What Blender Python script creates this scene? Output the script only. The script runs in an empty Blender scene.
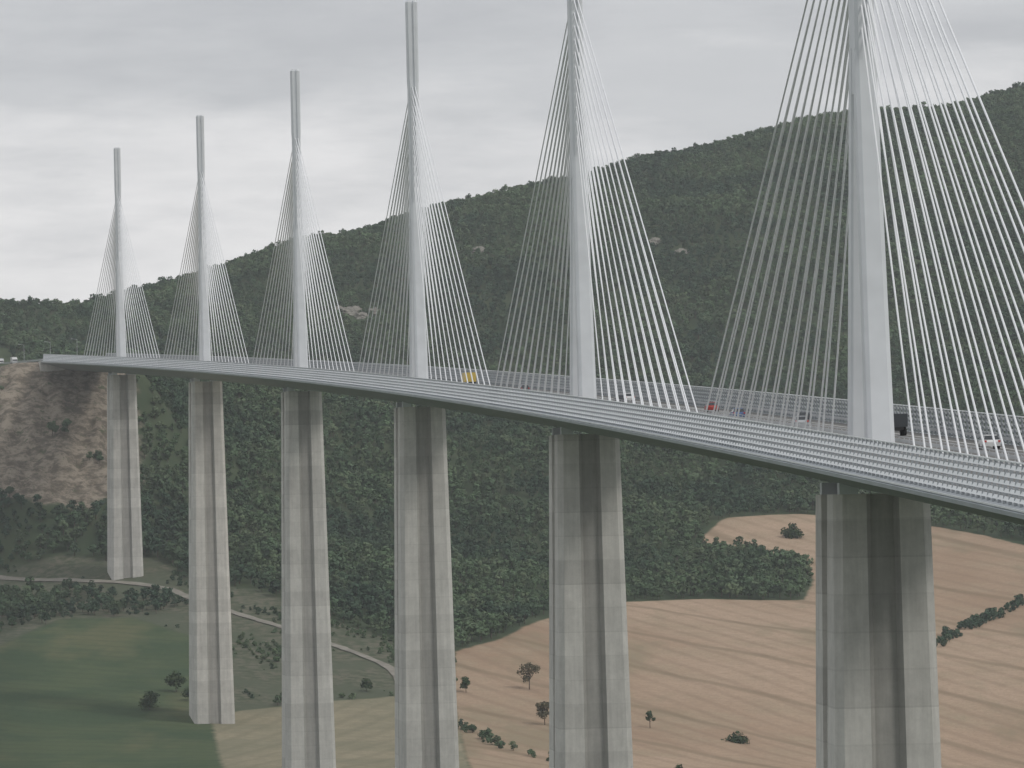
import bpy, bmesh, math, random
import numpy as np
from mathutils import Matrix, Vector
random.seed(5); rng=np.random.default_rng(7)
F=5650.0
# ---------------- noise + terrain -----------------
def _h(xi,yi,seed):
    h=(xi*374761393+yi*668265263+seed*1442695041)&0xffffffff
    h=((h^(h>>13))*1274126177)&0xffffffff
    return ((h^(h>>16))&0xffffffff)/4294967295.0
def vnoise(x,y,seed=0):
    x=np.asarray(x,float);y=np.asarray(y,float)
    xi=np.floor(x).astype(np.int64);yi=np.floor(y).astype(np.int64)
    fx=x-xi;fy=y-yi;fx=fx*fx*(3-2*fx);fy=fy*fy*(3-2*fy)
    return (_h(xi,yi,seed)*(1-fx)+_h(xi+1,yi,seed)*fx)*(1-fy)+(_h(xi,yi+1,seed)*(1-fx)+_h(xi+1,yi+1,seed)*fx)*fy
def sstep(a,b,x):
    t=np.clip((x-a)/(b-a),0,1);return t*t*(3-2*t)
R=18000.;TH0=.0686
SMIN,SMAX=-600,2420
_s=np.arange(SMIN,SMAX+1,1.0);_th=TH0+_s/R
_X=np.cumsum(-np.sin(_th));_Y=np.cumsum(np.cos(_th));_i0=int(-SMIN);_X=_X-_X[_i0]+38.6;_Y=_Y-_Y[_i0]+610
def fr(s):
    return float(np.interp(s,_s,_X)),float(np.interp(s,_s,_Y)),TH0+s/R
def zdeck(s):
    return 4.0+.0301*np.minimum(s,1914)+.018*np.maximum(s-1914,0)
CT=np.array([
(362,4000,272),(233,3900,242),(71,3700,211),(-38,3500,177),(-108,3350,144),(-162,3250,121),(-196,3150,101),(-285,3150,96),
(586,4200,322),(-600,3200,108),(-280,3700,82),(-450,4300,60),(-100,4300,110),(300,4600,230),
(226,2500,-30),(165,2600,-18),(100,2600,-15),(37,2350,-47),(-20,2150,-60),
(177,1950,-100),(97,1900,-95),(29,1850,-92),(-17,1820,-89),(-67,1780,-87),(-107,1971,-78),(-167,1850,-87),
(-160,2308,-31),(-211,2330,-33),(-195,2150,-53),(47,3000,47),(-53,2650,-4),(196,3100,84),(-116,2500,-2),(-128,2750,47),
(-195,2515,57),(-191,2440,21),(-194,2380,-8.5),(-230,2540,57),(-212,2600,63.5),(-228,2690,66),(-266,2885,70),(-300,2960,72),(-260,2440,20),
(300,2300,-55),(320,2700,10),(330,3300,130),
(-61,1632,-104),(-21,1291,-124),(12,951,-210),(38.6,610,-246),(59,269,-104),(68,65,-17),(0,0,-7),(0,60,-26),(-200,0,-12),(250,0,-12),
(-300,610,-235),(400,610,-250),(-400,1300,-150),(400,1300,-170),(-400,1800,-90),(450,1900,-90),(-300,269,-110),(300,269,-110),
(-1500,600,-180),(1500,600,-220),(-1500,2500,60),(1500,2600,40),(-1500,4000,90),(1500,4200,330),(0,5500,120),(0,9000,100),(500,5500,200),
(-4000,1500,0),(4000,1500,0),(-4000,6000,60),(4000,6000,250),(0,-800,40),(2000,-800,40),(-2000,-800,40)],float)
def _phi(r2): return np.sqrt(r2+45.0**2)
def _fit():
    P=CT[:,:2];n=len(P)
    d=((P[:,None]-P[None])**2).sum(-1)
    A=np.zeros((n+3,n+3));A[:n,:n]=_phi(d);A[:n,n]=1;A[:n,n+1:]=P/1000;A[n,:n]=1;A[n+1:,:n]=(P/1000).T
    b=np.zeros(n+3);b[:n]=CT[:,2];return np.linalg.solve(A,b)
W=_fit()
Z_scarp=[(-255,2545),(-220,2532),(-193,2520),(-168,2514),(-160,2430),(-180,2390),(-215,2398),(-245,2425),(-255,2490)]
def sdf(poly,x,y):
    x=np.asarray(x,float);y=np.asarray(y,float)
    d=np.full(x.shape,1e9);ins=np.zeros(x.shape,bool);n=len(poly)
    for i in range(n):
        ax,ay=poly[i];bx,by=poly[(i+1)%n];ex,ey=bx-ax,by-ay
        t=np.clip(((x-ax)*ex+(y-ay)*ey)/(ex*ex+ey*ey),0,1)
        d=np.minimum(d,(x-ax-t*ex)**2+(y-ay-t*ey)**2)
        c=(ay>y)!=(by>y)
        if ey!=0: ins^=c&(x<ax+(y-ay)*ex/ey)
    return np.where(ins,1,-1)*np.sqrt(d)
def Hgt(x,y):
    x=np.asarray(x,float);y=np.asarray(y,float);n=len(CT)
    z=np.full(x.shape,W[n])+W[n+1]*x/1000+W[n+2]*y/1000
    for i in range(n): z=z+W[i]*_phi((x-CT[i,0])**2+(y-CT[i,1])**2)
    z=np.clip(z,-255,345)
    z=z-.05*np.maximum(y-4300,0)
    w=sstep(2550,2900,y)*(1-.65*sstep(3250,3600,y))
    z=z+w*(30*(vnoise(x/150+y/500,y/520-x/900,3)-.5)+13*(vnoise(x/62+y/260,y/140,4)-.5))
    z=z+3.0*(vnoise(x/45,y/60,5)-.5)*sstep(2500,2700,y)+1.6*(vnoise(x/50,y/70,8)-.5)+.5*(vnoise(x/14,y/20,9)-.5)
    rg=sstep(0,14,sdf(Z_scarp,x,y))   # crags and gullies of the bare bank
    z=z+rg*(9*(np.abs(vnoise(x/13,y/40,90)-.5)-.2)+5*(vnoise(x/5,y/11,91)-.5)+2.5*(vnoise(x/2.6,y/5,92)-.5))
    s=np.interp(y,_Y,_s);u=np.abs((x-np.interp(y,_Y,_X))*np.cos(TH0+s/R))
    k=(1-sstep(19,50,u))*sstep(1902,1922,s)*(1-sstep(2380,2420,s))
    return z*(1-k)+(zdeck(s)-.4)*k
def dline(pl,x,y):
    d=np.full(np.shape(x),1e9)
    for (ax,ay),(bx,by) in zip(pl[:-1],pl[1:]):
        ex,ey=bx-ax,by-ay;t=np.clip(((x-ax)*ex+(y-ay)*ey)/(ex*ex+ey*ey),0,1)
        d=np.minimum(d,np.hypot(x-ax-t*ex,y-ay-t*ey))
    return d
Z_brown=[(-24,2144),(-7,2180),(17,2280),(35,2344),(77,2368),(120,2364),(128,2426),(126,2486),(103,2526),(81,2540),(97,2596),(132,2618),(159,2608),(194,2580),(231,2488),(290,2380),(260,1750),(167,1750),(-12,1700),(-23,2034)]
Z_tan=[(-108,1982),(-78,2010),(-44,2036),(-23,2034),(-12,1700),(-87,1700)]
Z_green=[(-235,2180),(-201,2116),(-179,2212),(-151,2210),(-121,2152),(-106,2116),(-115,2036),(-108,1982),(-87,1700),(-240,1700)]
Z_scrub=[(-240,2345),(-222,2338),(-189,2350),(-168,2336),(-147,2334),(-128,2280),(-103,2272),(-73,2210),(-47,2170),(-24,2144),(-23,2034),(-44,2036),(-78,2010),(-108,1982),(-115,2036),(-106,2116),(-121,2152),(-151,2210),(-179,2212),(-201,2116),(-235,2180)]
Z_ftree=[(-235,2320),(-219,2310),(-172,2284),(-135,2240),(-140,2212),(-179,2222),(-205,2156),(-235,2200)]
L_track=[(-226,2340),(-187,2320),(-169,2296),(-141,2274),(-113,2220),(-88,2180),(-67,2142),(-47,2098),(-42,2060)]
# ---------------- helpers -----------------
SC=bpy.context.scene
def link(o,parent=None):
    SC.collection.objects.link(o)
    if parent: o.parent=parent
    return o
def mesh_obj(name,v,f,mats,parent=None,mi=None,smooth=False,do_link=True):
    m=bpy.data.meshes.new(name);m.from_pydata([tuple(map(float,p)) for p in v],[],f)
    for k in (mats if isinstance(mats,list) else [mats]): m.materials.append(k)
    if mi is not None: m.polygons.foreach_set('material_index',mi)
    if smooth: m.polygons.foreach_set('use_smooth',[True]*len(m.polygons))
    m.update();o=bpy.data.objects.new(name,m)
    if do_link: link(o,parent)
    return o
def empty(name):
    return link(bpy.data.objects.new(name,None))
def newmat(name,rough=.8,spec=.3,metal=0):
    m=bpy.data.materials.new(name);m.use_nodes=True;nt=m.node_tree
    b=nt.nodes['Principled BSDF'];b.inputs['Roughness'].default_value=rough
    b.inputs['Specular IOR Level'].default_value=spec;b.inputs['Metallic'].default_value=metal
    return m,nt,b
def N(nt,t,**k):
    n=nt.nodes.new(t)
    for a,b in k.items(): setattr(n,a,b)
    return n
def math_(nt,op,a,b=None,c=None,clamp=False):
    n=N(nt,'ShaderNodeMath',operation=op,use_clamp=clamp)
    for i,v in enumerate((a,b,c)):
        if v is None: continue
        if isinstance(v,(int,float)): n.inputs[i].default_value=v
        else: nt.links.new(v,n.inputs[i])
    return n.outputs[0]
def mix(nt,f,a,b,bt='MIX'):
    n=N(nt,'ShaderNodeMix',data_type='RGBA',blend_type=bt)
    for s,v in ((n.inputs[0],f),(n.inputs[6],a),(n.inputs[7],b)):
        if isinstance(v,(int,float)): s.default_value=v
        elif isinstance(v,tuple): s.default_value=(*v,1)
        else: nt.links.new(v,s)
    return n.outputs[2]
def noise(nt,scale,det=3,rough=.55,vec=None,vs=(1,1,1)):
    if vec is None: vec=N(nt,'ShaderNodeNewGeometry').outputs['Position']
    mp=N(nt,'ShaderNodeMapping');mp.inputs['Scale'].default_value=vs;nt.links.new(vec,mp.inputs[0])
    n=N(nt,'ShaderNodeTexNoise');n.inputs['Scale'].default_value=scale;n.inputs['Detail'].default_value=det;n.inputs['Roughness'].default_value=rough
    nt.links.new(mp.outputs[0],n.inputs['Vector']);return n.outputs['Fac']
def ramp(nt,f,a,b):
    n=N(nt,'ShaderNodeMapRange',clamp=True);nt.links.new(f,n.inputs[0]);n.inputs[1].default_value=a;n.inputs[2].default_value=b;return n.outputs[0]
def simple(name,c,rough=.6,var=.1,scale=.5,spec=.3,metal=0):
    m,nt,b=newmat(name,rough,spec,metal)
    f=noise(nt,scale,2)
    o=mix(nt,ramp(nt,f,.3,.7),tuple(x*(1-var) for x in c),tuple(min(1,x*(1+var)) for x in c))
    nt.links.new(o,b.inputs['Base Color']);return m
def bfix(o):
    bm=bmesh.new();bm.from_mesh(o.data);bmesh.ops.recalc_face_normals(bm,faces=bm.faces);bm.to_mesh(o.data);bm.free()
# ---------------- materials -----------------
def concrete(name,c,dark=1.0):
    m,nt,b=newmat(name,.9,.2)
    g=N(nt,'ShaderNodeNewGeometry').outputs['Position']
    sp=N(nt,'ShaderNodeSeparateXYZ');nt.links.new(g,sp.inputs[0])
    z4=math_(nt,'DIVIDE',sp.outputs[2],4.0)
    fl=math_(nt,'FLOOR',z4);fr_=math_(nt,'FRACT',z4)
    oi=N(nt,'ShaderNodeObjectInfo').outputs['Random']
    wn=N(nt,'ShaderNodeTexWhiteNoise',noise_dimensions='1D');nt.links.new(math_(nt,'ADD',fl,math_(nt,'MULTIPLY',oi,77)),wn.inputs['W'])
    band=math_(nt,'MULTIPLY_ADD',wn.outputs[0],.20,.90)
    line=math_(nt,'MULTIPLY_ADD',math_(nt,'LESS_THAN',fr_,.05),-.08,1)
    st=math_(nt,'MULTIPLY_ADD',noise(nt,1.3,4,.65,g,(1,1,.05)),.5,.75)
    bl=math_(nt,'MULTIPLY_ADD',noise(nt,.3,6,.8,g),.65,.68)
    t=math_(nt,'MULTIPLY',math_(nt,'MULTIPLY',band,line),math_(nt,'MULTIPLY',st,bl))
    cc=N(nt,'ShaderNodeCombineColor')
    for i in range(3): nt.links.new(math_(nt,'MULTIPLY',t,c[i]*dark),cc.inputs[i])
    nt.links.new(cc.outputs[0],b.inputs['Base Color']);return m
M_conc=concrete('concrete',(.59,.57,.53));M_concd=concrete('shaded_weathered_concrete',(.59,.57,.53),.68)  # second one for pier recesses: occlusion shade plus weathering stain painted in darker
M_steel=simple('painted_steel',(.70,.72,.735),.45,.05,.3)
M_deck=simple('deck_steel',(.46,.49,.51),.5,.07,.15)
M_under=simple('deck_soffit_steel',(.30,.32,.34),.6,.08,.15)  # underside shadow painted in as a darker grey of the deck steel
M_cable=simple('white_cable_sheath',(.88,.89,.90),.5,.03)
M_screen=simple('wind_screen_panel',(.88,.90,.90),.35,.05,.4)
M_post=simple('screen_post_steel',(.34,.36,.38),.5,.05)
M_asph=simple('asphalt',(.18,.175,.165),.9,.12,.08)
M_paint=simple('road_paint',(.75,.75,.73),.7,.05)
M_rail=simple('galvanised_rail',(.50,.51,.52),.5,.06)
M_median=simple('median_concrete',(.36,.355,.34),.9,.1)
def foliage(name,a,b_,c_,local=False):
    m=bpy.data.materials.new(name);m.use_nodes=True;nt=m.node_tree;nt.nodes.clear()
    out=N(nt,'ShaderNodeOutputMaterial');df=N(nt,'ShaderNodeBsdfDiffuse');nt.links.new(df.outputs[0],out.inputs[0])
    oi=N(nt,'ShaderNodeObjectInfo')
    vec=N(nt,'ShaderNodeNewGeometry').outputs['Position'] if local else oi.outputs['Location']
    big=ramp(nt,noise(nt,.5 if local else .013,3,.65,vec,(1,.6,1)),.42,.58)
    col=mix(nt,big,a,b_)
    rd=oi.outputs['Random']
    if not local: col=mix(nt,math_(nt,'MULTIPLY',ramp(nt,rd,.5,1.0),math_(nt,'MULTIPLY_ADD',big,.5,.35)),col,c_)
    r2=math_(nt,'MULTIPLY_ADD',math_(nt,'FRACT',math_(nt,'MULTIPLY',rd,13.7)),.5,.78)
    cc=N(nt,'ShaderNodeVectorMath',operation='SCALE');nt.links.new(col,cc.inputs[0]);nt.links.new(r2,cc.inputs[3])
    nt.links.new(cc.outputs[0],df.inputs[0]);return m
M_leaf=foliage('forest_leaves',(.060,.098,.064),(.108,.160,.088),(.145,.178,.105))
M_fleaf=foliage('field_tree_leaves',(.045,.075,.040),(.085,.115,.055),(.1,.13,.07),True)
M_dleaf=foliage('dry_tree_leaves',(.10,.095,.06),(.15,.13,.085),(.1,.13,.07),True)
M_bark=simple('bark',(.12,.09,.07),.95,.2,2)
M_rock=simple('limestone',(.24,.225,.195),.95,.35,.5)
M_track=simple('dirt_track',(.27,.25,.21),.95,.2,.2)
# ---------------- tree templates -----------------
def tree_mesh(seed,h,cr,nleaf,leaf,nlobe=7,low=.3,rs=(.38,.6)):
    r=random.Random(seed);V=[];Fc=[];MI=[]
    def tube(p,q,r0,r1,n=5):
        p=Vector(p);q=Vector(q);d=(q-p).normalized();a=d.orthogonal().normalized();b=d.cross(a);i0=len(V)
        for c,rr in ((p,r0),(q,r1)):
            for k in range(n):
                t=2*math.pi*k/n;V.append(c+a*rr*math.cos(t)+b*rr*math.sin(t))
        for k in range(n): Fc.append((i0+k,i0+(k+1)%n,i0+n+(k+1)%n,i0+n+k));MI.append(0)
    tr=h*.03;tube((0,0,-1),(.1*r.uniform(-1,1),.1,h*.35),tr,tr*.7,4);tube((0,.05,h*.35),(0,0,h*.75),tr*.7,tr*.25,4)
    lobes=[]
    for k in range(nlobe):
        t=2*math.pi*(k+r.random()*.7)/nlobe;rad=cr*(.25+.4*r.random()) if k else 0
        z=h*(low+.2+(.42*r.random())) if k else h*.78
        Rr=cr*r.uniform(*rs);lobes.append((Vector((rad*math.cos(t),rad*math.sin(t),z)),Rr))
    for c,Rr in lobes: tube((0,0,h*.3),c,tr*.45,tr*.12,3)
    for c,Rr in lobes:
        for j in range(nleaf//nlobe):
            d=Vector((r.gauss(0,1),r.gauss(0,1),r.gauss(.25,.9))).normalized()
            p=c+d*Rr*r.uniform(.55,1.12);p.z=c.z+(p.z-c.z)*.85
            nn=(d+Vector((r.gauss(0,.5),r.gauss(0,.5),r.gauss(.4,.5)))).normalized()
            a=nn.orthogonal().normalized();a=Matrix.Rotation(r.random()*6.28,3,nn)@a;b=nn.cross(a)
            s=leaf*r.uniform(.5,1.2);i0=len(V)
            V.extend([p-a*s*.5-b*s*.35,p+a*s*.45-b*s*.5,p+a*s*.55+b*s*.4,p-a*s*.35+b*s*.5]);Fc.append((i0,i0+1,i0+2,i0+3));MI.append(1)
    return V,Fc,MI
TC=bpy.data.collections.new('tree_templates')
for i in range(8):
    hh=(7.5,9,6.5,10,8,7,8.5,7.2)[i];V,Fc,MI=tree_mesh(100+i,hh,hh*(.42,.38,.5,.33,.45,.52,.47,.4)[i],140,1.25,6,.15)
    o=mesh_obj('forest_tree_%d'%i,V,Fc,[M_bark,M_leaf],mi=MI,do_link=False);TC.objects.link(o)
def scatter(name,P,scl,coll=TC,nvar=8):
    m=bpy.data.meshes.new(name);m.from_pydata([tuple(p) for p in P],[],[])
    n=len(P)
    for nm,ty,val in (('scl','FLOAT',scl),('yaw','FLOAT',rng.random(n)*6.283),('idx','INT',rng.integers(0,nvar,n))):
        a=m.attributes.new(nm,ty,'POINT');a.data.foreach_set('value',np.asarray(val).tolist())
    o=link(bpy.data.objects.new(name,m))
    g=bpy.data.node_groups.new(name+'_nodes','GeometryNodeTree')
    g.interface.new_socket('Geometry',in_out='INPUT',socket_type='NodeSocketGeometry');g.interface.new_socket('Geometry',in_out='OUTPUT',socket_type='NodeSocketGeometry')
    gi=g.nodes.new('NodeGroupInput');go=g.nodes.new('NodeGroupOutput');ip=g.nodes.new('GeometryNodeInstanceOnPoints');ci=g.nodes.new('GeometryNodeCollectionInfo')
    ci.inputs['Collection'].default_value=coll;ci.inputs['Separate Children'].default_value=True;ci.inputs['Reset Children'].default_value=True
    def na(nm,ty):
        q=g.nodes.new('GeometryNodeInputNamedAttribute');q.data_type=ty;q.inputs['Name'].default_value=nm;return q.outputs['Attribute']
    cx=g.nodes.new('ShaderNodeCombineXYZ');g.links.new(na('yaw','FLOAT'),cx.inputs[2])
    e2=g.nodes.new('FunctionNodeEulerToRotation');g.links.new(cx.outputs[0],e2.inputs[0])
    L=g.links.new;L(gi.outputs[0],ip.inputs['Points']);L(ci.outputs[0],ip.inputs['Instance']);ip.inputs['Pick Instance'].default_value=True
    L(na('idx','INT'),ip.inputs['Instance Index']);L(e2.outputs[0],ip.inputs['Rotation']);L(na('scl','FLOAT'),ip.inputs['Scale']);L(ip.outputs[0],go.inputs[0])
    o.modifiers.new('scatter','NODES').node_group=g
    return o
# ---------------- terrain mesh -----------------
def axis(parts):
    out=[]
    for a,b,s in parts: out+=list(np.arange(a,b,s))
    out.append(parts[-1][1]);return np.array(out)
XS=axis([(-9000,-1200,600),(-1200,-500,50),(-500,-300,12),(-300,-260,2.5),(-260,-160,1.2),(-160,300,2.5),(300,500,10),(500,1200,50),(1200,9000,600)])
YS=axis([(-3000,-100,300),(-100,1600,20),(1600,2380,3.5),(2380,2550,2),(2550,2700,3.5),(2700,4200,9),(4200,5200,50),(5200,14000,800)])
GX,GY=np.meshgrid(XS,YS);GZ=Hgt(GX,GY)
nx,ny=len(XS),len(YS)
co=np.stack([GX.ravel(),GY.ravel(),GZ.ravel()],1)
ii=(np.arange(ny-1)[:,None]*nx+np.arange(nx-1)[None]).ravel()
q=np.stack([ii,ii+1,ii+nx+1,ii+nx],1)
tm=bpy.data.meshes.new('terrain');tm.vertices.add(len(co));tm.vertices.foreach_set('co',co.ravel())
tm.loops.add(q.size);tm.loops.foreach_set('vertex_index',q.ravel().astype(np.int32))
tm.polygons.add(len(q));tm.polygons.foreach_set('loop_start',(np.arange(len(q))*4).astype(np.int32))
tm.update(calc_edges=True);tm.polygons.foreach_set('use_smooth',[True]*len(q))
for nm,zone in (('z_brown',Z_brown),('z_tan',Z_tan),('z_green',Z_green),('z_scrub',Z_scrub),('z_scarp',Z_scarp)):
    a=tm.attributes.new(nm,'FLOAT','POINT');a.data.foreach_set('value',np.clip(sdf(zone,co[:,0],co[:,1]),-40,40).astype(np.float32))
M_ter,nt,b=newmat('terrain_ground',.95,.05)
g=N(nt,'ShaderNodeNewGeometry').outputs['Position']
nz=noise(nt,.12,3,.6,g)
def zone(nm,wob,soft):
    a=N(nt,'ShaderNodeAttribute',attribute_name=nm).outputs['Fac']
    return ramp(nt,math_(nt,'ADD',a,math_(nt,'MULTIPLY_ADD',nz,wob*2,-wob)),-soft,soft)
def wave(rot,scale,dist,dsc,lo):
    wv=N(nt,'ShaderNodeTexWave',wave_type='BANDS',bands_direction='X');mp=N(nt,'ShaderNodeMapping');mp.inputs['Rotation'].default_value=(0,0,math.radians(rot));nt.links.new(g,mp.inputs[0]);nt.links.new(mp.outputs[0],wv.inputs[0])
    wv.inputs['Scale'].default_value=scale;wv.inputs['Distortion'].default_value=dist;wv.inputs['Detail'].default_value=1;wv.inputs['Detail Scale'].default_value=dsc
    return ramp(nt,wv.outputs['Fac'],lo,1)
n1=noise(nt,.03,4,.6,g);n2=noise(nt,.25,4,.65,g);n3=noise(nt,.008,3,.5,g,(1,.5,1));n4=noise(nt,.9,3,.7,g)
col=mix(nt,ramp(nt,n1,.35,.65),(.055,.08,.045),(.08,.10,.055))
scr=mix(nt,ramp(nt,n2,.42,.6),(.08,.10,.06),(.17,.16,.12));scr=mix(nt,ramp(nt,n1,.45,.6),scr,(.105,.12,.08))
col=mix(nt,zone('z_scrub',4,2),col,scr)
gr=mix(nt,ramp(nt,n1,.42,.58),(.062,.098,.052),(.095,.125,.064));gr=mix(nt,ramp(nt,noise(nt,.018,4,.6,g,(1,.4,1)),.54,.64),gr,(.145,.15,.08));gr=mix(nt,math_(nt,'MULTIPLY',ramp(nt,n2,.4,.7),.35),gr,(.05,.08,.042))
gr=mix(nt,math_(nt,'MULTIPLY',ramp(nt,n4,.45,.7),.3),gr,(.12,.14,.08))
gr=mix(nt,math_(nt,'MULTIPLY',wave(-70,.03,4,.1,.6),.25),gr,(.05,.075,.04))
col=mix(nt,zone('z_green',2.5,1.5),col,gr)
tn=mix(nt,ramp(nt,n1,.4,.6),(.36,.31,.215),(.27,.25,.17));tn=mix(nt,math_(nt,'MULTIPLY',ramp(nt,n2,.35,.7),.5),tn,(.19,.18,.12));tn=mix(nt,math_(nt,'MULTIPLY',ramp(nt,n4,.45,.7),.4),tn,(.18,.17,.12))
tn=mix(nt,math_(nt,'MULTIPLY',wave(15,.03,6,.1,.6),.35),tn,(.19,.18,.12))
col=mix(nt,zone('z_tan',2,1),col,tn)
br=mix(nt,ramp(nt,n3,.40,.60),(.38,.265,.18),(.50,.37,.265));br=mix(nt,ramp(nt,n1,.48,.66),br,(.42,.325,.225))
br=mix(nt,math_(nt,'MULTIPLY',ramp(nt,n2,.35,.7),.4),br,(.30,.215,.15))
br=mix(nt,math_(nt,'MULTIPLY',ramp(nt,n4,.42,.7),.45),br,(.25,.18,.125))
br=mix(nt,math_(nt,'MULTIPLY',ramp(nt,noise(nt,.02,5,.65,g,(1,.35,1)),.52,.64),.65),br,(.27,.23,.15))
br=mix(nt,math_(nt,'MULTIPLY',wave(-28,.022,9,.12,.65),math_(nt,'MULTIPLY',n1,.6)),br,(.25,.175,.12))
br=mix(nt,math_(nt,'MULTIPLY',wave(-34,.0045,14,.25,.965),.55),br,(.22,.17,.11))
col=mix(nt,zone('z_brown',1.5,.8),col,br)
rk=mix(nt,ramp(nt,noise(nt,.16,6,.8,g,(1,1,1.8)),.44,.57),(.13,.11,.085),(.31,.265,.21));rk=mix(nt,ramp(nt,n2,.60,.68),rk,(.085,.10,.055))
col=mix(nt,zone('z_scarp',8,2),col,rk)
nt.links.new(col,b.inputs['Base Color'])
tm.materials.append(M_ter);terrain=link(bpy.data.objects.new('terrain',tm))
def ribbon(name,pl,w,mat,lift=.35):
    pts=[]
    for (ax,ay),(bx,by) in zip(pl[:-1],pl[1:]):
        n=max(2,int(math.hypot(bx-ax,by-ay)/2.5))
        pts+=[(ax+(bx-ax)*i/n,ay+(by-ay)*i/n) for i in range(n)]
    pts.append(pl[-1]);P=np.array(pts)
    for _ in range(30): P[1:-1]=(P[:-2]+2*P[1:-1]+P[2:])/4
    T=np.gradient(P,axis=0);T/=np.linalg.norm(T,axis=1)[:,None];Nn=np.stack([-T[:,1],T[:,0]],1)
    V=[];Fc=[];m=5
    for i in range(len(P)):
        for j in range(m):
            o_=(j/(m-1)-.5)*w*(1+.5*(float(vnoise(i/3.,j*9,50))-.5));x,y=P[i]+Nn[i]*o_;V.append((x,y,float(Hgt(x,y))+lift))
    for i in range(len(P)-1):
        for j in range(m-1): a=i*m+j;Fc.append((a,a+1,a+m+1,a+m))
    return mesh_obj(name,V,Fc,mat)
ribbon('dirt_track',L_track,4.0,M_track)
# ---------------- bridge -----------------
def pt(s,u,z,l=0):
    x,y,t=fr(s);return (x+u*math.cos(t)-l*math.sin(t),y+u*math.sin(t)+l*math.cos(t),float(zdeck(s))+z)
BR=empty('cable_stayed_bridge')
def sweep(name,prof,s0,s1,ds,mat,closed=True,caps=True,parent=BR):
    n=max(1,int(math.ceil((s1-s0)/ds)));V=[];Fc=[];k=len(prof)
    for i in range(n+1):
        s=s0+(s1-s0)*i/n
        for u,z in prof: V.append(pt(s,u,z))
    for i in range(n):
        for j in range(k if closed else k-1):
            a=i*k+j;b=i*k+(j+1)%k;Fc.append((a,b,b+k,a+k))
    if closed and caps: Fc.append(tuple(range(k))[::-1]);Fc.append(tuple(range(n*k,n*k+k)))
    return mesh_obj(name,V,Fc,mat,parent)
A0,A1=-546,1914
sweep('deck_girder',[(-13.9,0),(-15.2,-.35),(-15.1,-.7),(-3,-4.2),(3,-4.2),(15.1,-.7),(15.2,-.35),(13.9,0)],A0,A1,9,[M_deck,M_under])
for sg,nm in ((-1,'left'),(1,'right')):
    a,b=sorted((sg*2.7,sg*13.5))
    sweep('carriageway_'+nm,[(a,.02),(b,.02)],A0,SMAX-20,9,M_asph,closed=False)
    for u,w in ((3.3,.2),(10.4,.25)):
        a,b=sorted((sg*u,sg*(u+w)));sweep('edge_line_'+nm,[(a,.028),(b,.028)],A0,SMAX-20,9,M_paint,closed=False)
    V=[];Fc=[]
    s=A0
    while s<SMAX-30:
        i0=len(V)
        for ss in (s,s+3):
            for u in (6.8,6.98): V.append(pt(ss,sg*u,.028))
        Fc.append((i0,i0+1,i0+3,i0+2));s+=13
    mesh_obj('lane_dashes_'+nm,V,Fc,M_paint,BR)
    for u in (2.4,13.6):
        for z0,z1 in ((.45,.78),(1.0,1.08)):
            sweep('guard_rail_'+nm,[(sg*u-.04,z0),(sg*u+.04,z0),(sg*u+.04,z1),(sg*u-.04,z1)],A0,SMAX-20,9,M_rail)
sweep('median_strip',[(-2.3,.0),(-2.3,.12),(2.3,.12),(2.3,0)],A0,SMAX-20,9,M_median)
def boxes(name,lst,mat,parent=BR):
    V=[];Fc=[]
    for c8 in lst:
        i0=len(V);V+=c8
        for f in ((0,3,2,1),(4,5,6,7),(0,1,5,4),(1,2,6,5),(2,3,7,6),(3,0,4,7)): Fc.append(tuple(i0+k for k in f))
    return mesh_obj(name,V,Fc,mat,parent)
def sbox(s,u0,u1,z0,z1,l0,l1,du=0):
    return [pt(s,u0,z0,l0),pt(s,u1,z0,l0),pt(s,u1,z0,l1),pt(s,u0,z0,l1),pt(s,u0+du,z1,l0),pt(s,u1+du,z1,l0),pt(s,u1+du,z1,l1),pt(s,u0+du,z1,l1)]
posts=[];rposts=[]
s=A0+1
while s<A1:
    for sg in (-1,1): posts.append(sbox(s,sg*14.2-.12,sg*14.2+.12,-.1,3.05,-.12,.12,-sg*.25))
    s+=2.8
s=A0+1
while s<SMAX-25:
    for sg in (-1,1):
        for u in (2.4,13.6): rposts.append(sbox(s,sg*u-.04,sg*u+.04,0,1.0,-.06,.06))
    s+=4
boxes('wind_screen_posts',posts,M_post);boxes('guard_rail_posts',rposts,M_rail)
for sg in (-1,1):
    for zc in (.34,.92,1.50,2.08,2.66):
        u=sg*14.35-sg*.25*(zc/3);h=.15
        sweep('wind_screen_slat',[(u-.02,zc-h),(u+.02,zc-h),(u+.02-sg*.16,zc+h),(u-.02-sg*.16,zc+h)],A0,A1,9,M_screen)
    u=sg*13.95;sweep('wind_screen_top_rail',[(u-.07,3.0),(u+.07,3.0),(u+.07,3.12),(u-.07,3.12)],A0,A1,9,M_screen)
    u=sg*15.0;sweep('fairing_edge_trim',[(u-.12,-.22),(u+.12,-.28),(u+.12,-.12),(u-.12,-.08)],A0,A1,9,M_screen)
boxes('abutment_wall',[sbox(1914,-15.5,15.5,-9,-.05,0,9)],M_conc)
def loft(name,secs,s,mat,mi=None,parent=BR):
    V=[];Fc=[];k=len(secs[0]);MI=[]
    for sec in secs:
        for u,l,z in sec: V.append(pt(s,u,z,l))
    for i in range(len(secs)-1):
        for j in range(k):
            a=i*k+j;b=i*k+(j+1)%k;Fc.append((a,b,b+k,a+k));MI.append(mi[j] if mi else 0)
    Fc.append(tuple(range(k))[::-1]);Fc.append(tuple(range((len(secs)-1)*k,len(secs)*k)));MI+=[0,0]
    return mesh_obj(name,V,Fc,mat,parent,mi=MI)
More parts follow.
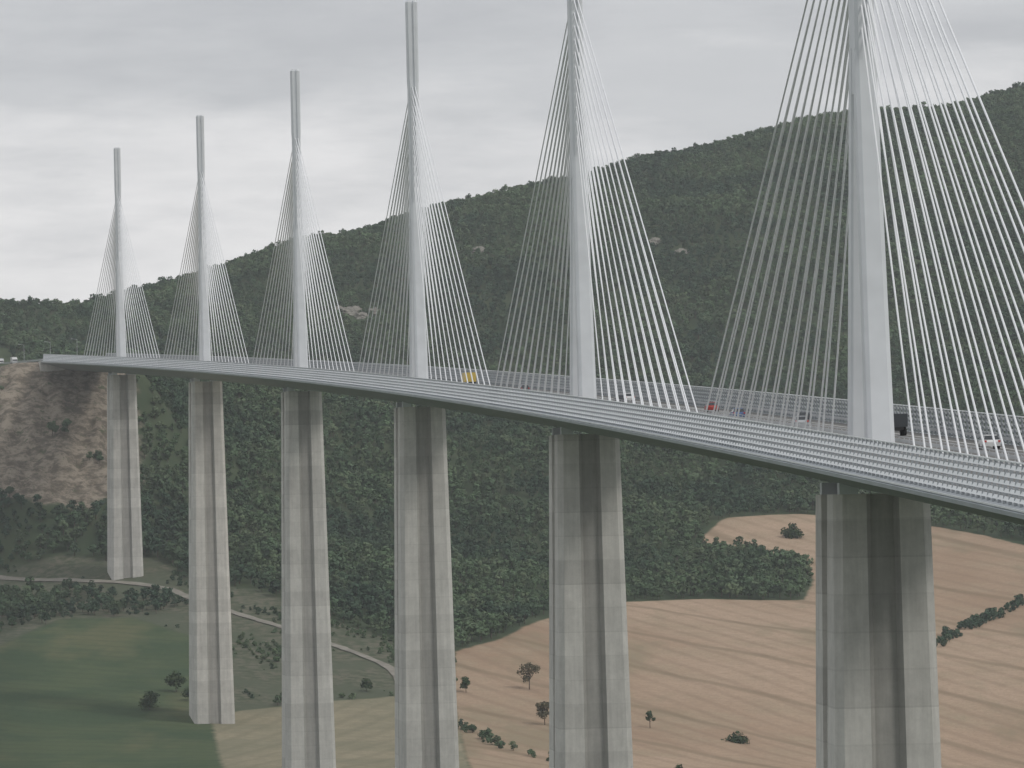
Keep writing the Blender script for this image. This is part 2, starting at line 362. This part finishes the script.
for ip in range(7):
    s=-342+342*ip;x,y,t=fr(s);zg=float(Hgt(x,y));hp=float(zdeck(s))-5.2-zg+6
    split=min(90,hp*.85)
    for sg in (-1,1):
        secs=[]
        for d in np.linspace(hp,0,9).tolist():
            a=5.2+.0155*d+ (.000035*d*d if hp>150 else 0);lo=8.5+.028*d;li=max(.02,2.6*(1-d/split)) ;c=.9;r1,r2=1.75+.004*d,1.2+.003*d;dep=1.0
            P=[(-a+c,lo),(-r1,lo),(-r2,lo-dep),(r2,lo-dep),(r1,lo),(a-c,lo),(a,lo-c),(a,li),(-a,li),(-a,lo-c)]
            secs.append([(u,sg*l,-5.2-d) for u,l in P])
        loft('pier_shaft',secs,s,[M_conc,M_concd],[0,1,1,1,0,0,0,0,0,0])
        bl=[]
        for u in (-3.6,3.6): bl.append(sbox(s,u-1.0,u+1.0,-5.2,-3.9,sg*7.6-.9,sg*7.6+.9))
        boxes('bearing',bl,M_steel)
    for sg in (-1,1):
        secs=[]
        for zz,w,lc,th in ((.12,1.45,7.4,1.5),(12,1.35,5.75,1.35),(25,1.25,4.0,1.2),(38,1.18,2.15,1.15),(43,1.15,1.5,1.1)):
            secs.append([(-w,lc-th,zz),(-w+.25,lc-th-.2,zz),(w-.25,lc-th-.2,zz),(w,lc-th,zz),(w,lc+th*.8,zz),(w-.45,lc+th,zz),(-w+.45,lc+th,zz),(-w,lc+th*.8,zz)])
        secs=[[(u,sg*l,z) for u,l,z in q_] for q_ in secs]
        loft('pylon_leg',secs,s,M_steel)
    secs=[]
    for zz,w,L in ((38,1.1,2.9),(50,1.08,2.6),(68,1.12,2.1),(70,1.22,2.0),(87.4,1.3,1.55),(87.9,1.0,1.3)):
        c=.35;secs.append([(-w,-L+c,zz),(-w+c,-L,zz),(-.3,-L,zz),(-.3,-L+.35,zz),(.3,-L+.35,zz),(.3,-L,zz),(w-c,-L,zz),(w,-L+c,zz),(w,L-c,zz),(w-c,L,zz),(.3,L,zz),(.3,L-.35,zz),(-.3,L-.35,zz),(-.3,L,zz),(-w+c,L,zz),(-w,L-c,zz)])
    loft('pylon_mast',secs,s,M_steel)
    V=[];Fc=[]
    for sg in (-1,1):
        for k in range(11):
            sd=s+sg*(38+12.51*k)
            for du in (-.33,.33):
                p=Vector(pt(sd,du*1.6,.1));q_=Vector(pt(s,du,46+2.2*k,sg*1.8))
                d=(q_-p).normalized();a=d.orthogonal().normalized();b=d.cross(a);i0=len(V);rr=.11
                for c in (p,q_):
                    for j in range(7):
                        tt=6.2832*j/7;V.append(c+a*rr*math.cos(tt)+b*rr*math.sin(tt))
                for j in range(7): Fc.append((i0+j,i0+(j+1)%7,i0+7+(j+1)%7,i0+7+j))
    mesh_obj('stay_cables',V,Fc,M_cable,BR,smooth=True)
for o in BR.children:
    if o.name.startswith(('pier','pylon','deck','bearing','wind','guard','abut','fairing')): bfix(o)
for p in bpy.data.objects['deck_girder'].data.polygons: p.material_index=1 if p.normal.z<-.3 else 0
# ---------------- vehicles -----------------
M_tyre=simple('tyre_rubber',(.03,.03,.03),.9,.1);M_glass=simple('car_glass',(.03,.035,.04),.15,.1,.5,.6)
def paint(n,c): return simple('paint_'+n,c,.35,.05,.5,.5)
P_={'yellow':paint('yellow',(.60,.43,.08)),'white':paint('white',(.78,.78,.77)),'dark':paint('dark',(.04,.045,.05)),'blue':paint('blue',(.07,.13,.28)),'red':paint('red',(.4,.05,.04)),'silver':paint('silver',(.45,.47,.48))}
M_lamp=simple('lamp_lens',(.8,.78,.7),.2,.03);M_tail=simple('tail_lens',(.45,.03,.02),.3,.03)
def vloft(name,secs,s,u,dr,mat,parent):
    V=[];Fc=[];k=len(secs[0])
    for sec in secs:
        for a,l,z in sec: V.append(pt(s,u+a,z+.03,l*dr))
    for i in range(len(secs)-1):
        for j in range(k): Fc.append((i*k+j,i*k+(j+1)%k,(i+1)*k+(j+1)%k,(i+1)*k+j))
    Fc.append(tuple(range(k))[::-1]);Fc.append(tuple(range((len(secs)-1)*k,len(secs)*k)))
    o=mesh_obj(name,V,Fc,mat,parent);bfix(o);return o
def side(name,prof,ws,s,u,dr,mat,parent):
    vloft(name,[[(w,l,z) for l,z in prof] for w in ws],s,u,dr,mat,parent)
def wheels(ls,w,r,s,u,dr,parent):
    for l in ls:
        for sg in (-1,1):
            V=[];n=14
            for a in (sg*w,sg*(w-.25)):
                for k in range(n): t=6.2832*k/n;V.append(pt(s,u+a,r+r*math.sin(t)+.03,l*dr+r*math.cos(t)))
            Fc=[(k,(k+1)%n,n+(k+1)%n,n+k) for k in range(n)]+[tuple(range(n)),tuple(range(n,2*n))]
            bfix(mesh_obj('wheel',V,Fc,M_tyre,parent))
def car(s,u,dr,c):
    E=empty('car')
    vloft('body',[[(w,l*k_,z) for l,z in [(-2.1,.3),(-2.15,.7),(-1.95,.95),(.9,.98),(1.9,.82),(2.12,.6),(2.1,.3)]] for w,k_ in ((-.86,.95),(-.75,1),(.75,1),(.86,.95))],s,u,dr,P_[c],E)
    vloft('windows',[[(-.8,-1.9,.97),(.8,-1.9,.97),(.8,.95,.97),(-.8,.95,.97)],[(-.62,-1.35,1.40),(.62,-1.35,1.40),(.62,.15,1.40),(-.62,.15,1.40)]],s,u,dr,M_glass,E)
    vloft('roof',[[(-.63,-1.36,1.40),(.63,-1.36,1.40),(.63,.16,1.40),(-.63,.16,1.40)],[(-.55,-1.2,1.47),(.55,-1.2,1.47),(.55,.05,1.47),(-.55,.05,1.47)]],s,u,dr,P_[c],E)
    wheels((-1.3,1.3),.87,.31,s,u,dr,E)
    for sg in (-1,1):
        vloft('headlight',[[(sg*.55,2.08,.6),(sg*.8,2.08,.6),(sg*.8,2.15,.6),(sg*.55,2.15,.6)],[(sg*.55,2.05,.75),(sg*.8,2.05,.75),(sg*.8,2.1,.75),(sg*.55,2.1,.75)]],s,u,dr,M_lamp,E)
        vloft('tail_light',[[(sg*.6,-2.2,.7),(sg*.82,-2.2,.7),(sg*.82,-2.1,.7),(sg*.6,-2.1,.7)],[(sg*.6,-2.15,.9),(sg*.82,-2.15,.9),(sg*.82,-1.95,.9),(sg*.6,-1.95,.9)]],s,u,dr,M_tail,E)
def truck(s,u,dr,c,c2,L=8.5,nm='truck',H=3.6):
    E=empty(nm)
    k=H/3.6
    side('cab',[(L/2-2.0,.6),(L/2-2.0,2.9*k),(L/2-.5,2.95*k),(L/2-.15,2.4*k),(L/2,1.6*k),(L/2,.6)],[-1.2,1.2],s,u,dr,P_[c],E)
    side('windscreen',[(L/2-.42,2.75*k),(L/2-.09,2.3*k),(L/2+.03,1.7*k),(L/2-.2,1.7*k)],[-1.05,1.05],s,u,dr,M_glass,E)
    side('side_window',[(L/2-1.5,1.8*k),(L/2-1.5,2.5*k),(L/2-.6,2.5*k),(L/2-.4,1.8*k)],[-1.22,1.22],s,u,dr,M_glass,E)
    side('cargo_box',[(-L/2,1.0),(-L/2,H),(L/2-2.2,H),(L/2-2.2,1.0)],[-1.25,1.25],s,u,dr,P_[c2],E)
    side('chassis',[(-L/2,.65),(-L/2,.98),(L/2-2.1,.98),(L/2-2.1,.65)],[-.8,.8],s,u,dr,M_tyre,E)
    wheels((-L/2+1.2,-L/2+2.4,L/2-1.2),1.22,.5,s,u,dr,E)
truck(617,4.9,1,'yellow','yellow',8,H=3.0)
car(170,4.9,1,'blue');car(102,4.9,1,'silver');car(330,4.9,1,'dark');car(500,5.0,1,'dark');car(348,8.4,1,'white')
car(232,8.5,1,'red');car(128,8.6,1,'dark');car(412,8.4,1,'silver');car(-28,8.6,1,'white')
truck(44,8.6,1,'dark','dark',5.5,'delivery_van',2.5);car(760,-5,-1,'silver');car(1300,-5,-1,'red')
truck(2150,-5,-1,'white','white',10);truck(2215,-5,-1,'white','silver',9)
for sl_,u_ in ((2060,16),(2180,16),(2300,16)):
    E=empty('street_lamp')
    vloft('mast',[[(.12*k*a_,.12*k*b_,z) for a_,b_ in ((-1,-1),(1,-1),(1,1),(-1,1))] for z,k in ((-.5,1),(11,.5))],sl_,u_,1,M_rail,E)
    vloft('arm',[[(-2.2,-.05,11.1),(-2.2,.05,11.1),(-2.2,.05,11.2),(-2.2,-.05,11.2)],[(0,-.05,10.8),(0,.05,10.8),(0,.05,10.95),(0,-.05,10.95)]],sl_,u_,1,M_rail,E)
    vloft('lamp_head',[[(-2.9,-.15,11.05),(-2.2,-.18,11.0),(-2.2,.18,11.0),(-2.9,.15,11.05)],[(-2.85,-.1,11.2),(-2.2,-.1,11.22),(-2.2,.1,11.22),(-2.85,.1,11.2)]],sl_,u_,1,M_rail,E)
# ---------------- vegetation -----------------
def cand(x0,x1,y0,y1,g):
    px,py=np.meshgrid(np.arange(x0,x1,g),np.arange(y0,y1,g))
    px=px.ravel()+rng.uniform(-.45*g,.45*g,px.size);py=py.ravel()+rng.uniform(-.45*g,.45*g,py.size);return px,py
px,py=cand(-430,560,1750,4150,5.4)
k=(np.abs(px)<.0906*py+60);px,py=px[k],py[k]
wob=(vnoise(px/9,py/9,21)-.5)*7
ok=np.ones(len(px),bool)
for zz_ in (Z_brown,Z_tan,Z_green): ok&=sdf(zz_,px,py)<-1.5+wob*.4
ok&=(sdf(Z_scrub,px,py)<wob)|(sdf(Z_ftree,px,py)+wob>0)
ok&=~((sdf(Z_scarp,px,py)>wob)&(vnoise(px/14,py/14,60)<.80))
sc_=np.interp(py,_Y,_s);uu=(px-np.interp(py,_Y,_X))
ok&=~((sc_>1895)&(sc_<2420)&(uu<21)&(uu>-40))
ok&=dline(L_track,px,py)>4
ok&=(vnoise(px/16+py/60,py/38,77)+.25*vnoise(px/5,py/5,78))>.16
for ip in range(7):
    x,y,t=fr(-342+342*ip);ok&=np.hypot(px-x,py-y)>17
RK=[(-18,3308,4.5),(-90,3188,6),(85,3308,4),(-76,3182,5),(100,3278,4),(-97,3196,4),(-83,3176,4)]
for x,y,r_ in RK: ok&=np.hypot(px-x,(py-y+r_*1.5)/2.2)>r_*.9
px,py=px[ok],py[ok]
scatter('forest',np.stack([px,py,Hgt(px,py)],1),rng.uniform(.42,.88,len(px))*(1+.5*(vnoise(px/30,py/30,30)-.5)))
bx,by=cand(-245,-20,1980,2350,4.2);cl_=vnoise(bx/15,by/22,31)
ok=(sdf(Z_scrub,bx,by)>0)&(cl_+rng.random(len(bx))*.28>.78)&(dline(L_track,bx,by)>3.5);bx,by,cl_=bx[ok],by[ok],cl_[ok]
scatter('scrub_bushes',np.stack([bx,by,Hgt(bx,by)-.8],1),rng.uniform(.14,.34,len(bx))+.45*np.maximum(cl_-.62,0))
hx_=[];hy_=[]
for hl,wd in (([(160,2205),(166,2226),(185,2288),(214,2356),(245,2430)],3.2),([(-20,1965),(-8,1915),(12,1868)],1.2),([(200,2010),(235,2120),(270,2200)],1.5)):
    X0=min(p[0] for p in hl)-8;X1=max(p[0] for p in hl)+8;Y0=min(p[1] for p in hl)-8;Y1=max(p[1] for p in hl)+8
    hx,hy=cand(X0,X1,Y0,Y1,2.5);dd=dline(hl,hx,hy);ok=(dd<wd+wd*.8*vnoise(hx/12,hy/20,40)-wd*.3)&(rng.random(len(hx))>.25)&(vnoise(hx/7,hy/12,41)>.25);hx_+=list(hx[ok]);hy_+=list(hy[ok])
hx=np.array(hx_);hy=np.array(hy_)
scatter('hedgerow',np.stack([hx,hy,Hgt(hx,hy)-.5],1),rng.uniform(.2,.55,len(hx)))
def rock(x,y,r_,seed):
    bm=bmesh.new();bmesh.ops.create_icosphere(bm,subdivisions=4,radius=1)
    for v in bm.verts:
        c=v.co;k=.7+.6*float(vnoise(c.x*2.2+seed,c.z*3+c.y*2,seed))+.45*float(vnoise(c.x*5,c.z*8+c.y*5,seed+1))+.2*float(vnoise(c.x*12,c.z*14,seed+2));v.co=Vector((c.x*r_*1.3,c.y*r_*1.3,c.z*r_*.6+c.y*r_*.45))*k
    me=bpy.data.meshes.new('rock_outcrop');bm.to_mesh(me);bm.free();me.materials.append(M_rock)
    o=link(bpy.data.objects.new('rock_outcrop',me));o.location=(x,y,float(Hgt(x,y))-r_*.1)
for i,(x,y,r_) in enumerate(RK): rock(x,y,r_*.7,200+i)
def ftree(name,x,y,h,cr,n,leaf,lob,low,mat,seed,rs=(.38,.6),sc=(1,1,1)):
    V,Fc,MI=tree_mesh(seed,h,cr,n,leaf,lob,low,rs)
    o=mesh_obj(name,V,Fc,[M_bark,mat],mi=MI);o.location=(x,y,float(Hgt(x,y)));o.scale=sc
ftree('tree',-19,2052,6,2.2,700,.55,7,.2,M_fleaf,1)
ftree('tree',4,2068,11,5.2,700,.55,11,.15,M_dleaf,2,(.25,.42))
ftree('tree',9,1982,9,3.4,900,.6,9,.2,M_dleaf,3,(.3,.5))
ftree('tree',46,1988,7,2.2,350,.5,7,.2,M_fleaf,4,(.25,.4))
ftree('tree',-130,1992,6.5,4.2,1000,.6,9,.1,M_fleaf,5)
ftree('tree',-123,2032,7.5,4.0,1000,.6,9,.1,M_fleaf,6)
ftree('tree',-117,2012,5,2.8,600,.5,7,.1,M_fleaf,16)
ftree('tree',-55,2044,5,2.5,500,.5,7,.1,M_fleaf,17)
ftree('bush',76,1966,3.2,5.5,900,.6,11,-.1,M_fleaf,7,(.25,.4))
ftree('bush',52,1852,3.0,3.2,500,.6,8,-.1,M_fleaf,8)
ftree('bush',125,2548,6.0,6.5,1000,.8,11,-.1,M_fleaf,9,(.3,.45))
# ---------------- haze in the valley air -----------------
hz=bpy.data.materials.new('valley_haze');hz.use_nodes=True;nt=hz.node_tree;nt.nodes.clear()
ou=N(nt,'ShaderNodeOutputMaterial');vs=N(nt,'ShaderNodeVolumeScatter');vs.inputs['Density'].default_value=1/17000;vs.inputs['Color'].default_value=(.94,.98,1,1)
nt.links.new(vs.outputs[0],ou.inputs['Volume'])
x0,x1,y0,y1,z0,z1=-2500,2500,-200,5200,-400,420
mesh_obj('atmospheric_haze',[(x0,y0,z0),(x1,y0,z0),(x1,y1,z0),(x0,y1,z0),(x0,y0,z1),(x1,y0,z1),(x1,y1,z1),(x0,y1,z1)],[(0,3,2,1),(4,5,6,7),(0,1,5,4),(1,2,6,5),(2,3,7,6),(3,0,4,7)],hz)
# ---------------- world, sun, camera -----------------
w=bpy.data.worlds.new('World');SC.world=w;w.use_nodes=True;nt=w.node_tree;nt.nodes.clear()
out=N(nt,'ShaderNodeOutputWorld');sky=N(nt,'ShaderNodeTexSky',sky_type='NISHITA');sky.sun_disc=False
SE,SR=math.radians(45),math.radians(125)
sky.sun_elevation=SE;sky.sun_rotation=SR
b1=N(nt,'ShaderNodeBackground');b1.inputs[1].default_value=.08;nt.links.new(sky.outputs[0],b1.inputs[0])
tc=N(nt,'ShaderNodeTexCoord').outputs['Generated'];sp=N(nt,'ShaderNodeSeparateXYZ');nt.links.new(tc,sp.inputs[0])
cl=noise(nt,9,6,.6,tc,(1,1,4));cl2=noise(nt,13,6,.6,tc,(1,1,5));cl3=noise(nt,32,5,.6,tc,(1,1,4))
zz=math_(nt,'ADD',sp.outputs[2],math_(nt,'MULTIPLY_ADD',cl,.09,-.045))
f=ramp(nt,zz,.052,.074)
c=mix(nt,f,(.92,.92,.93),(.64,.655,.68))
c=mix(nt,math_(nt,'MULTIPLY',ramp(nt,cl2,.44,.62),math_(nt,'MULTIPLY_ADD',f,.45,.35)),c,(.53,.545,.575))
c=mix(nt,math_(nt,'MULTIPLY',ramp(nt,cl3,.45,.7),.25),c,(.80,.81,.83))
b2=N(nt,'ShaderNodeBackground');nt.links.new(c,b2.inputs[0]);b2.inputs[1].default_value=1.04
ms=N(nt,'ShaderNodeMixShader');ms.inputs[0].default_value=.93;nt.links.new(b1.outputs[0],ms.inputs[1]);nt.links.new(b2.outputs[0],ms.inputs[2]);nt.links.new(ms.outputs[0],out.inputs[0])
sl=bpy.data.lights.new('sun','SUN');sl.energy=1.1;sl.angle=math.radians(12);sl.color=(1,.97,.92)
so=link(bpy.data.objects.new('sun',sl))
d=Vector((math.sin(SR)*math.cos(SE),math.cos(SR)*math.cos(SE),math.sin(SE)))
so.rotation_euler=d.to_track_quat('Z','Y').to_euler()
cd=bpy.data.cameras.new('camera');cam=link(bpy.data.objects.new('camera',cd));cd.sensor_width=36;cd.lens=F/1024*36;cd.clip_start=1;cd.clip_end=30000
cam.matrix_world=Matrix.Rotation(math.radians(90+1.075),4,'X')@Matrix.Rotation(math.radians(-1.2),4,'Z')
SC.camera=cam
SC.view_settings.view_transform='Standard';SC.view_settings.look='None'
